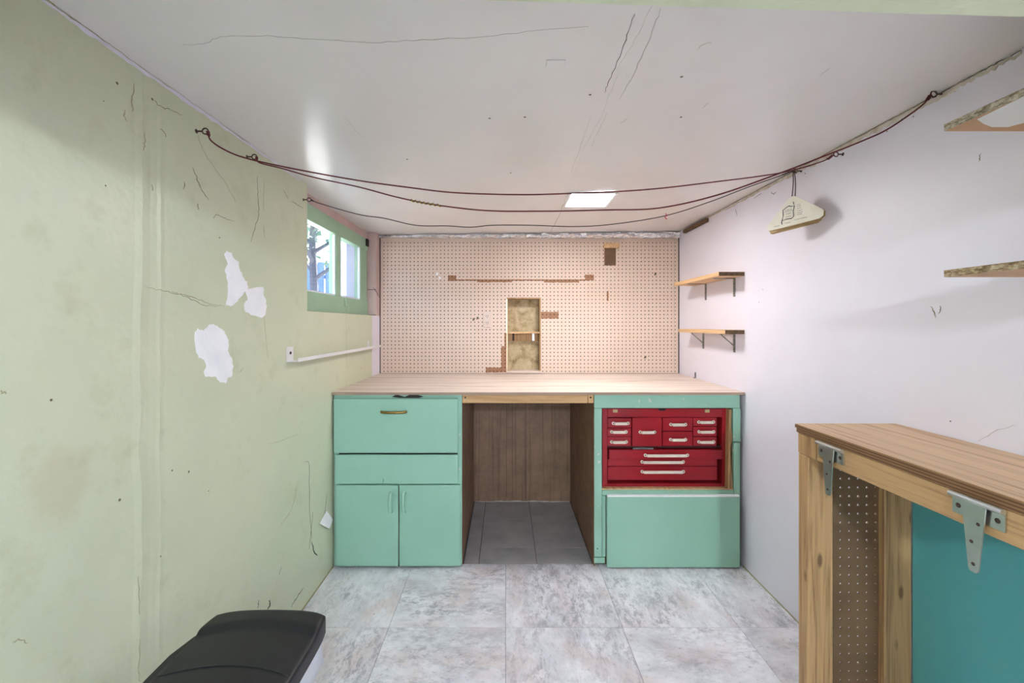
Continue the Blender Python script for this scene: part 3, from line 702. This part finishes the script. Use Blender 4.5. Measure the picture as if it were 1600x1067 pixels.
# ---------------------------------------------------------------- red tool chest
YT = YF+.034; SC = F/YT
def TX(cx): return (930+cx/6.667-CX)/SC
def TZ(cy): return CAMZ-(630+cy/6.667-CY)/SC
tb = empty('tool_chest', ((TX(75)+TX(1370))/2, YT+.15, TZ(880)), 'red metal tool chest with white handles in the right cabinet bay', 'tool chest')
obj('case_back', box(TX(80), TX(1365), YT+.05, YT+.30, TZ(875), TZ(55)), 'red_dark', tb)
obj('case_side', box(TX(75), TX(128), YT, YT+.30, TZ(880), TZ(55)), 'red', tb, bevel=.0015)
obj('case_side', box(TX(1322), TX(1372), YT, YT+.30, TZ(880), TZ(55)), 'red', tb, bevel=.0015)
obj('case_top', box(TX(128), TX(1322), YT, YT+.05, TZ(146), TZ(55)), 'red', tb, bevel=.0015)
obj('case_bottom', box(TX(128), TX(1322), YT, YT+.05, TZ(880), TZ(838)), 'red', tb, bevel=.0015)
for cx_ in (208, 1165): obj('latch_tab', box(TX(cx_-24), TX(cx_+24), YT-.003, YT+.001, TZ(96), TZ(64)), 'card_brown', tb)
obj('lock', box(TX(660), TX(730), YT-.003, YT+.001, TZ(76), TZ(56)), 'dark_gap', tb)
obj('drawer_divider', box(TX(128), TX(1322), YT+.012, YT+.05, TZ(470), TZ(452)), 'red_dark', tb)
def handle(par, cx0, cx1, cy, y):
    x0, x1, z = TX(cx0), TX(cx1), TZ(cy); h = .0072
    hb = obj('handle', box(x0+.008, x1-.008, y-.014, y-.008, z-h, z+h), 'ivory', par, bevel=.0015)
    for xa, sgn in ((x0, 1), (x1, -1)):
        obj('handle_foot', lathe((xa+sgn*.003, y, z), [(.0085, 0), (.0082, -.003), (.005, -.0035)], 'y', 12), 'ivory', hb)
        obj('handle_screw', lathe((xa+sgn*.003, y-.0036, z), [(.0034, 0), (.003, -.001)], 'y', 8), 'dark_gap', hb)
        obj('handle_arm', prism([(xa+sgn*.006, y-.002), (xa+sgn*.012, y-.013), (xa+sgn*.009, y-.014), (xa+sgn*.003, y-.003)], lambda a, b, z=z: (a, b, z-h*.8), lambda a, b, z=z: (a, b, z+h*.8)), 'ivory', hb)
def drawer(c0, c1, y0, y1, hx0, hx1, hy, out=0.0):
    ys_ = YT+.006-out
    d = obj('drawer', box(TX(c0), TX(c1), ys_, YT+.05, TZ(y1), TZ(y0)), 'red', tb, bevel=.0012)
    handle(d, hx0, hx1, hy, ys_)
drawer(132, 381, 158, 258, 186, 350, 211); drawer(132, 379, 262, 350, 168, 330, 300); drawer(132, 379, 354, 450, 168, 332, 405)
drawer(390, 700, 152, 452, 466, 628, 303)
drawer(708, 1020, 152, 292, 786, 950, 223); drawer(708, 1020, 300, 448, 784, 950, 381)
drawer(1026, 1272, 152, 241, 1078, 1242, 197); drawer(1026, 1272, 249, 346, 1080, 1244, 299); drawer(1026, 1272, 354, 448, 1080, 1244, 405)
drawer(142, 1318, 482, 580, 512, 960, 536, .012); drawer(136, 1280, 586, 660, 487, 928, 615, -.002); drawer(136, 1280, 665, 808, 488, 930, 717, -.002)
for o_ in list(tb.children):
    pass
obj('label_strip', box(TX(390), TX(604), YT-.004, YT+.012, TZ(478), TZ(464)), 'steel_grey', tb)

# ---------------------------------------------------------------- right wall shelves
def wall_shelf(label, xf, y0, y1, z0, th, mats, grp, brk, rot=0.0):
    s = empty('wall_shelf', (XR-.001, (y0+y1)/2, z0), label, 'shelf', grp)
    bd = obj('board', box(xf, XR-.002, y0, y1, z0, z0+th), mats[0], s)
    obj('board_end', box(xf+.0005, XR-.0025, y0-.0015, y0+.0005, z0+.0005, z0+th-.0005), mats[1], bd)
    for yb, strut in brk:
        b_ = obj('bracket', box(XR-.004, XR-.0006, yb-.008, yb+.008, z0-.095, z0-.0005), 'steel_grey', s)
        obj('bracket_arm', box(xf+.02, XR-.004, yb-.008, yb+.008, z0-.0035, z0-.0005), 'steel_grey', b_)
        if strut: obj('bracket_brace', tube([(xf+.025, yb, z0-.003), (XR-.006, yb, z0-.06)], .003), 'steel_grey', b_)
        for dz in (.03, .08): obj('screw', lathe((XR-.004, yb, z0-dz), [(.003, 0), (.0025, -.0015)], 'x', 8), 'iron', b_)
    return s
yS = 2.045; xf = .333*0+ (1123-CX)/F*yS
zU = CAMZ-(431-CY)/F*yS
wall_shelf('upper of two short pine shelves on metal brackets beside the pegboard', xf, yS, 2.585, zU, .020, ('shelf_wood', 'shelf_end'), 'short pine shelves by the pegboard', ((yS+.09, False), (2.44, False)))
xf2 = (1133-CX)/F*yS; zL = CAMZ-(522-CY)/F*yS
wall_shelf('lower of two short pine shelves on braced brackets beside the pegboard', xf2, yS, 2.60, zL, .020, ('shelf_wood', 'shelf_end'), 'short pine shelves by the pegboard', ((yS+.09, True), (2.47, True)))
# particle board shelves, near right
yP = .92; xP = (1475-CX)/F*yP; zP1 = CAMZ-(205-CY)/F*yP; zP2 = CAMZ-(433-CY)/F*yP
for lab, z0, m in (('upper rough chipboard shelf with white smear underneath, high on the lilac wall', zP1, 'particle_grey'), ('lower rough chipboard shelf on the lilac wall above the wooden bench', zP2, 'particle')):
    s = empty('chipboard_shelf', (XR-.001, .72, z0), lab, 'shelf', 'chipboard shelves above the bench')
    obj('board', box(xP+.0012, XR-.001, .50, yP, z0+.0006, z0+.0145), 'shelf_under', s)
    obj('front_edge', box(xP, xP+.0012, .50, yP, z0, z0+.015), m, s)
    obj('underside', box(xP+.0012, XR-.001, .50, yP, z0, z0+.0006), 'shelf_under', s)
    if m == 'particle_grey':
        def uz(px, py): v = onz(px, py, z0); return (v.x, v.y)
        pp = [uz(1527, 186), uz(1537, 193), uz(1550, 198), uz(1575, 198), uz(1605, 190), (xP+.19, .80), (xP+.19, .55), (xP+.012, .55), uz(1600, 150)]
        obj('paint_smear', prism(pp, lambda a, b: (a, b, z0-.0008), lambda a, b: (a, b, z0+.0002)), 'white_paint', s)
    for yb in (.56,):
        b_ = obj('bracket', box(XR-.005, XR-.001, yb-.01, yb+.01, z0-.11, z0-.001), 'steel_grey', s)
        obj('bracket_arm', box(xP+.03, XR-.005, yb-.01, yb+.01, z0-.005, z0-.001), 'steel_grey', b_)

# ---------------------------------------------------------------- white perforated rail on the left wall
y0, y1 = ol(447, 560).y, 2.70; zr = 1.042
ra = empty('wall_rail', (XL, (y0+y1)/2, zr), 'white metal angle rail with holes fixed level on the green wall under the window', 'rail')
bm = bmesh.new(); dp = .045; N = 24; st_ = (y1-y0)/N
for k in range(N):
    a = y0+k*st_; h0, h1 = a+st_*.34, a+st_*.66
    for (ya, yb_, xa, xb) in ((a, h0, 0, dp), (h1, a+st_, 0, dp), (h0, h1, 0, .014), (h0, h1, .026, dp)):
        box(XL+.001+xa, XL+.001+xb, ya, yb_, zr-.001, zr+.0005, bm)
obj('perforated_flange', bm, 'white_metal', ra)
obj('lip', box(XL+dp, XL+dp+.0015, y0, y1, zr-.001, zr+.013), 'white_metal', ra)
for ya in (2.56,):
    t_ = obj('end_tab', box(XL+.001, XL+.0025 if ya > y0 else XL+dp+.001, ya, ya+(.03 if ya > y0 else .0015), zr-.001, zr+.045), 'white_metal', ra)
ft = obj('fixing_plate', box(XL+.0008, XL+.003, y0+.002, y0+.05, zr, zr+.056), 'white_metal', ra)
obj('screw', lathe((XL+.003, y0+.026, zr+.032), [(.006, 0), (.005, .003)], 'x', 10), 'iron', ft)

# ---------------------------------------------------------------- clothes lines
def hook(px, py, wall, label):
    v = (ol if wall == 'l' else orr)(px, py); s = 1 if wall == 'l' else -1
    h = empty('screw_hook', v, label, 'hook')
    obj('shank', tube([v+Vector((s*.0004, 0, 0)), v+Vector((s*.016, 0, 0))], .0022), 'iron', h)
    ring = [v+Vector((s*(.024+.008*math.cos(t)), 0, .008*math.sin(t))) for t in (2*math.pi*k/14 for k in range(14))]
    obj('eye', tube(ring, .0019, 5, closed=True), 'iron', h)
    obj('rust_ring', lathe(v, [(.006, 0), (.0045, s*.0008)], 'x', 10), 'iron', h)
    return v+Vector((s*.031, 0, 0))
hA0 = hook(307, 205, 'l', 'rusty screw eye nearest the entrance on the green wall'); hB0 = hook(386, 245, 'l', 'rusty screw eye second along the top of the green wall')
hC0 = hook(474, 312, 'l', 'rusty screw eye beside the window on the green wall')
hA1 = hook(1317, 241, 'r', 'screw eye above the card hangers on the lilac wall'); hB1 = hook(1473, 147, 'r', 'screw eye left of the upper chipboard shelf on the lilac wall')
hC1 = hook(1252, 267, 'r', 'screw eye right over the card hangers on the lilac wall')
def cord_pts(a, b, pix):
    out = [a]
    for px, py in pix:
        k = (px-CX)/F; dx, dy = b.x-a.x, b.y-a.y
        t = (k*a.y-a.x)/(dx-k*dy); y = a.y+t*dy
        out.append(Vector((a.x+t*dx, y, CAMZ-(py-CY)/F*y)))
    return out+[b]
def wound(pts, i0, i1, r, turns, rc):
    P_ = pts[i0:i1]; out = []
    n = len(P_)*6
    for k in range(n):
        f_ = k/(n-1)*(len(P_)-1); i = min(int(f_), len(P_)-2); p_ = P_[i].lerp(P_[i+1], f_-i); d = (P_[i+1]-P_[i]).normalized()
        u = d.orthogonal().normalized(); v = d.cross(u); a = 2*math.pi*turns*k/n
        out.append(p_+(u*math.cos(a)+v*math.sin(a))*r)
    return tube(out, rc, 5)
def cord(name, label, a, b, pix, r, mat, knots):
    pts = smooth_path(cord_pts(a, b, pix), 8)
    c = empty(name, (a+b)/2, label, 'clothes line', 'lines strung across under the ceiling')
    obj('line', tube(pts, r, 6), mat, c, smooth=True)
    for i0, i1, t in knots: obj('knot', wound(pts, i0, i1, r*1.5, t, r*.8), mat, c)
    return c, pts
cA, pA = cord('clothes_line', 'dark red line with the shallowest sag, tied nearest the entrance', hA0, hA1, [(330,220),(355,236),(388,248),(460,264),(560,282),(640,293),(710,301),(800,304),(870,303),(1000,297),(1110,285),(1220,270),(1285,252)], .0021, 'cord_red', ((0, 5, 4), (-7, -1, 5)))
cB, pB = cord('clothes_line', 'dark red line with yellow tape, running to the far right hook', hB0, hB1, [(405,254),(440,263),(490,277),(560,292),(620,308),(680,320),(760,329),(850,330),(950,328),(1030,325),(1120,305),(1220,270),(1290,243),(1350,219),(1390,200),(1440,165)], .0021, 'cord_red', ((0, 5, 4), (-6, -1, 4)))
cC, pC = cord('clothes_line', 'thin black wire line hanging lowest, nearest the pegboard', hC0, hC1, [(500,318),(560,335),(600,341),(650,352),(700,353),(735,355),(770,352),(830,352),(900,354),(960,350),(1040,337),(1110,315),(1170,292),(1215,276)], .0018, 'cord_black', ((0, 4, 3), (-7, -2, 3)))
i = min(range(len(pB)), key=lambda k: abs(CX+F*pB[k].x/pB[k].y-665)); obj('yellow_tape', wound(pB, i-3, i+4, .0028, 7, .0022), 'tape_yellow', cB)
i = min(range(len(pC)), key=lambda k: abs(CX+F*pC[k].x/pC[k].y-1036))
c_ = pC[i]; obj('pink_thread', tube([c_+Vector((0,0,.008)), c_+Vector((.006,0,.0)), c_+Vector((-.004,0,-.006)), c_+Vector((.005,0,-.014))], .0022, 5), 'yarn_pink', cC)

# ---------------------------------------------------------------- card hangers
def hanger(label, A, L, R, hookp, mat, printed):
    """A apex, L/R lower tips"""
    h = empty('card_hanger', (L+R)/2, label, 'hanger', 'card covered hangers')
    n = (R-L).cross(A-L).normalized()
    if n.y > 0: n = -n
    u = (R-L).normalized(); v = n.cross(u); v = v if v.z > 0 else -v
    W_ = (R-L).length; H_ = (A-L).dot(v); ax = (A-L).dot(u)
    P2 = lambda a, b, d: L+u*a+v*b+n*d
    out = [(0, .012), (.006, 0), (W_-.012, .004), (W_, .012), (W_+.001, .030), (W_-.006, .038), (ax+.012, H_-.004), (ax-.002, H_), (ax-.016, H_-.008), (.004, .024)]
    obj('card_front', prism(out, lambda a, b: P2(a, b, .0065), lambda a, b: P2(a, b, .0055)), mat, h)
    obj('card_back', prism(out, lambda a, b: P2(a, b, -.0065), lambda a, b: P2(a, b, -.0055)), 'card_brown', h)
    obj('shoulder_fold', prism([(ax+.012, H_-.004), (W_-.006, .038), (W_-.007, .0365), (ax+.011, H_-.006)], lambda a, b: P2(a, b, .0056), lambda a, b: P2(a, b, -.0056)), 'card_brown', h)
    obj('shoulder_fold', prism([(ax-.016, H_-.008), (.004, .024), (.005, .0225), (ax-.015, H_-.010)], lambda a, b: P2(a, b, .0056), lambda a, b: P2(a, b, -.0056)), 'card_brown', h)
    obj('bottom_bar', tube([P2(.004, .004, 0), P2(W_*.5, .003, 0), P2(W_-.004, .016, 0)], .0035, 8), 'card_brown', h)
    ap_ = P2(ax-.002, H_-.012, 0)
    mid = ap_.lerp(hookp, .55)
    obj('wire_hook', tube(smooth_path([ap_-u*.02-v*.012, ap_-u*.006, mid, hookp+Vector((-.004, -.004, -.006)), hookp+Vector((.0, 0, .0045)), hookp+Vector((.006, .004, -.004))], 6), .0017, 6), 'iron', h)
    if printed:
        def bar(a0, a1, b, t=.0016):
            return box(0, 1, 0, 1, 0, 1)
        def stroke(pts, w, nm='printed_mark'):
            obj(nm, ribbon([P2(a*W_, b*H_, .0066) for a, b in pts], n, w, .0004), 'ink', h)
        fr = [(.42,.70),(.36,.66),(.30,.60),(.31,.42),(.29,.24),(.36,.27),(.46,.25),(.50,.30),(.49,.48),(.51,.66),(.44,.66),(.42,.70)]
        stroke([(.49,.80),(.50,.70)], .006); obj('printed_frame', tube([P2(a*W_, b*H_, .0068) for a, b in fr], .0015, 4, closed=False), 'ink', h)
        stroke([(.29,.28),(.28,.20),(.29,.12)], .006)
        for b, a0, a1 in ((.57,.34,.47),(.52,.34,.48),(.44,.36,.46),(.34,.35,.46),(.66,.56,.62),(.60,.56,.63),(.53,.56,.64),(.45,.57,.65),(.38,.57,.66),(.32,.57,.65),(.10,.14,.25),(.13,.34,.45),(.17,.52,.74)):
            n_ = max(3, int((a1-a0)/.022))
            for k in range(n_):
                s0 = a0+(a1-a0)*k/n_; stroke([(s0, b), (s0+(a1-a0)/n_*.4, b+.004), (s0+(a1-a0)/n_*.72, b)], .0030)
    return h
Yl, Yr = 1.66, 1.485
def hp(px, py, Y, dx=0): return at(px, py, Y)+Vector((dx, 0, 0))
i = min(range(len(pC)), key=lambda k: abs(CX+F*pC[k].x/pC[k].y-1242)); hk = pC[i]
hanger('white printed card hanger in front, hung on the black line', at(1240, 307, 1.585), at(1200, 362, Yl), at(1288, 342, Yr), hk, 'card', True)
hanger('plain tan card hanger tucked behind the printed white one', at(1240, 307, 1.585)+Vector((.026, .020, -.002)), at(1200, 362, Yl)+Vector((.022, .022, -.006)), at(1288, 342, Yr)+Vector((.009, .030, -.006)), hk+Vector((.009, .004, 0)), 'card_brown', False)

# ---------------------------------------------------------------- ceiling lamps
lx0, lx1, ly0, ly1 = .307, .508, 1.945, 2.150
zl = zc(.4)
lamp = empty('ceiling_panel_light', (.4075, 2.047, zl-.004), 'small lit square panel light flush in the ceiling near the pegboard', 'ceiling light')
bm = box(lx0-.012, lx1+.012, ly0-.012, ly0, zl-.009, zl-.001); box(lx0-.012, lx1+.012, ly1, ly1+.012, zl-.009, zl-.001, bm)
box(lx0-.012, lx0, ly0, ly1, zl-.009, zl-.001, bm); box(lx1, lx1+.012, ly0, ly1, zl-.009, zl-.001, bm)
obj('frame', bm, 'white_metal', lamp)
obj('diffuser', box(lx0, lx1, ly0, ly1, zl-.006, zl-.002), 'panel_light', lamp)
lb = empty('ceiling_globe_light', (.30, -1.5, 1.66), 'white globe lamp in the space behind the entrance beam', 'ceiling light')
obj('base', lathe((.30, -1.5, 0), [(.06, zc(.3)-.002), (.06, zc(.3)-.02), (.03, zc(.3)-.045)], n=24), 'white_metal', lb)
obj('globe', lathe((.30, -1.5, 1.695), [(.06*math.sin(math.pi*k/14)+.0005, .06*math.cos(math.pi*k/14)) for k in range(15)], n=24), 'bulb_light', lb, smooth=True)

# ---------------------------------------------------------------- wooden bench, near right
bx, by0, by1, bt = .868, .50, 1.248, .890
be = empty('wooden_bench', (1.01, .88, 0), 'open pine workbench with plywood top and hanging strap hinges by the lilac wall', 'workbench')
tp = obj('top_board', box(bx-.004, XR-.002, by0, by1+.004, bt-.011, bt), 'ply_top', be)
obj('top_board', box(bx-.002, XR-.002, by0, by1+.002, bt-.024, bt-.0115), 'ply_edge', be)
obj('edge_band', box(bx-.0052, bx-.0042, by0, by1+.004, bt-.011, bt-.001), 'ply_edge', tp)
obj('front_rail', box(bx, bx+.038, by0, 1.172, .806, .8655), 'pine_y', be, bevel=.002)
obj('post_cap', box(bx, bx+.038, 1.174, by1-.001, .806, .8655), 'pine_z', be, bevel=.002)
obj('post', box(bx, bx+.072, 1.205, by1-.003, .001, .8055), 'pine_z', be, bevel=.002)
obj('post', box(1.082, XR-.006, 1.198, by1-.003, .001, .8655), 'pine_z', be, bevel=.002)
obj('post', box(bx, bx+.072, by0+.002, by0+.04, .001, .8055), 'pine_z', be, bevel=.002)
obj('post', box(1.082, XR-.006, by0+.002, by0+.04, .001, .8655), 'pine_z', be, bevel=.002)
obj('back_panel', box(XR-.006, XR-.001, by0+.004, 1.196, .001, .8655), 'teal', be)
obj('end_rail', box(bx+.039, 1.081, 1.21, by1-.003, .80, .8655), 'pine_z', be)
vs, fs, quad = peg_sheet(.934, .0135, 6, 31, None, lambda x, z, d: (x-1.01, by1-.030+d-.88, z), hole=.0036)
def st2(xa, xb, za, zb_): y = by1-.030-.88; quad([(xa-1.01,y,za), (xb-1.01,y,za), (xb-1.01,y,zb_), (xa-1.01,y,zb_)])
st2(.934, .934+6*PIT, .001, .0135)
me = bpy.data.meshes.new('pegboard_end'); me.from_pydata(vs, [], fs); me.update(); me.materials.append(M['peg_raw'])
o = bpy.data.objects.new('pegboard_end', me); COL.objects.link(o); o.parent = be
def t_hinge(yc):
    z0 = .852; x = bx-.001
    hz_ = obj('strap_hinge', tube([(x-.006, yc-.044, z0+.008), (x-.006, yc+.044, z0+.008)], .0055, 10), 'zinc', be, smooth=False)
    lf = [(yc-.043, z0-.028), (yc+.043, z0-.028), (yc+.043, z0+.008), (yc-.043, z0+.008)]
    obj('fixed_leaf', prism(lf, lambda a, b: (x-.0022, a, b), lambda a, b: (x-.0002, a, b)), 'zinc', hz_)
    stp = [(yc-.020, z0+.006), (yc+.020, z0+.006), (yc+.0085, z0-.116), (yc+.005, z0-.121), (yc-.005, z0-.121), (yc-.0085, z0-.116)]
    obj('strap', prism(stp, lambda a, b: (x-.0095, a, b), lambda a, b: (x-.007, a, b)), 'zinc', hz_)
    for dy, dz, xx in ((-.032, -.012, x-.0023), (.032, -.012, x-.0023), (-.008, -.030, x-.0096), (.003, -.066, x-.0096), (0, -.106, x-.0096)):
        obj('screw_hole', lathe((xx, yc+dy, z0+dz), [(.0048 if abs(dy) > .02 else .0034, 0), (.003, -.0005)], 'x', 10), 'iron', hz_)
t_hinge(1.118); t_hinge(.770)

# ---------------------------------------------------------------- waste bin
tz = .504
bx0, bx1, bby0, bby1 = -.678, -.416, .60, .985
bc = Vector(((bx0+bx1)/2, (bby0+bby1)/2, 0)); hw, hl = (bx1-bx0)/2, (bby1-bby0)/2
bn = empty('waste_bin', bc, 'dark plastic waste bin with black lid and white liner beside the green wall', 'bin')
def rr(hx, hy, r, n=8):
    out = []
    for sx_, sy_, a0 in ((1,1,0), (-1,1,90), (-1,-1,180), (1,-1,270)):
        for k in range(n+1):
            a = math.radians(a0+90*k/n); out.append((sx_*(hx-r)+r*math.cos(a), sy_*(hy-r)+r*math.sin(a)))
    return out
def loft(rings, cap=True, wav=None):
    bm = bmesh.new(); R2 = []
    for (hx, hy, r, z) in rings:
        R2.append([bm.verts.new((bc.x+a+(wav(k, z)[0] if wav else 0), bc.y+b+(wav(k, z)[1] if wav else 0), z+(wav(k, z)[2] if wav else 0))) for k, (a, b) in enumerate(rr(hx, hy, r))])
    n = len(R2[0])
    for A, B in zip(R2, R2[1:]):
        for k in range(n): bm.faces.new((A[k], A[(k+1) % n], B[(k+1) % n], B[k]))
    if cap: bm.faces.new(R2[0][::-1]); bm.faces.new(R2[-1])
    return bm
obj('body', loft([(hw-.045, hl-.05, .04, .002), (hw-.012, hl-.014, .045, tz-.075), (hw-.010, hl-.012, .045, tz-.045)]), 'grey_plastic', bn, smooth=True)
wv = lambda k, z: (.003*math.sin(k*2.3+z*90), .003*math.cos(k*1.7), .010*math.sin(k*.9)*(1 if z < tz-.06 else 0))
obj('liner', loft([(hw-.006, hl-.008, .045, tz-.110), (hw+.003, hl+.001, .045, tz-.090), (hw+.001, hl-.001, .045, tz-.060), (hw+.002, hl, .045, tz-.036)], False, wv), 'bag', bn, smooth=True)
# lid: height field over a rounded rectangle, raised rear ridge, sunken flap
bm = bmesh.new(); NU, NV = 28, 60; gr = []
def lid_z(u, v):
    e = .006*(1-u*u)+.004*(1-v*v)
    ridge_ = .5+.5*math.tanh((v-(.78-.07*u*u))*30)
    return tz-.004+e+.010*ridge_-.007*max(0, (.0-v))*.8
for i in range(NU+1):
    row = []
    for j in range(NV+1):
        u, v = -1+2*i/NU, -1+2*j/NV
        # squircle map for rounded corners
        x, y = u*math.sqrt(1-.10*v**6), v*math.sqrt(1-.10*u**6)
        row.append(bm.verts.new((bc.x+x*hw, bc.y+y*hl, lid_z(u, v))))
    gr.append(row)
for i in range(NU):
    for j in range(NV): bm.faces.new((gr[i][j], gr[i+1][j], gr[i+1][j+1], gr[i][j+1]))
rim = [gr[i][0] for i in range(NU+1)]+[gr[NU][j] for j in range(1, NV+1)]+[gr[i][NV] for i in range(NU-1, -1, -1)]+[gr[0][j] for j in range(NV-1, 0, -1)]
prev = rim
for dz_, gw in ((-.004, 1.022), (-.010, 1.028), (-.032, 1.028)):
    nxt = [bm.verts.new((bc.x+(v.co.x-bc.x)*gw, bc.y+(v.co.y-bc.y)*(1+(gw-1)*.7), (v.co.z+dz_) if dz_ > -.02 else tz-.036)) for v in rim]
    for k in range(len(rim)): bm.faces.new((prev[k], prev[(k+1) % len(rim)], nxt[(k+1) % len(rim)], nxt[k]))
    prev = nxt
ld = obj('lid', bm, 'black_plastic', bn, smooth=True)
sp = [Vector((bc.x+hw*u*.98, bc.y+hl*(.20-.10*u*u), lid_z(u, .20-.10*u*u)+.0006)) for u in [-1+2*k/20 for k in range(21)]]
obj('flap_seam', tube(sp, .0014, 6), 'black_plastic', ld, smooth=True)
bm = bmesh.new(); lob = [(-.10, 0), (-.085, .018), (-.03, .026), (.03, .024), (.085, .014), (.10, 0)]
yc = bc.y+.06
obj('lid_handle', prism([(bx0-.004-b, yc+a) for a, b in lob]+[(bx0+.01, yc+.10), (bx0+.01, yc-.10)], lambda a, b: (a, b, tz-.014), lambda a, b: (a, b, tz-.030)), 'black_plastic', ld, bevel=.003)
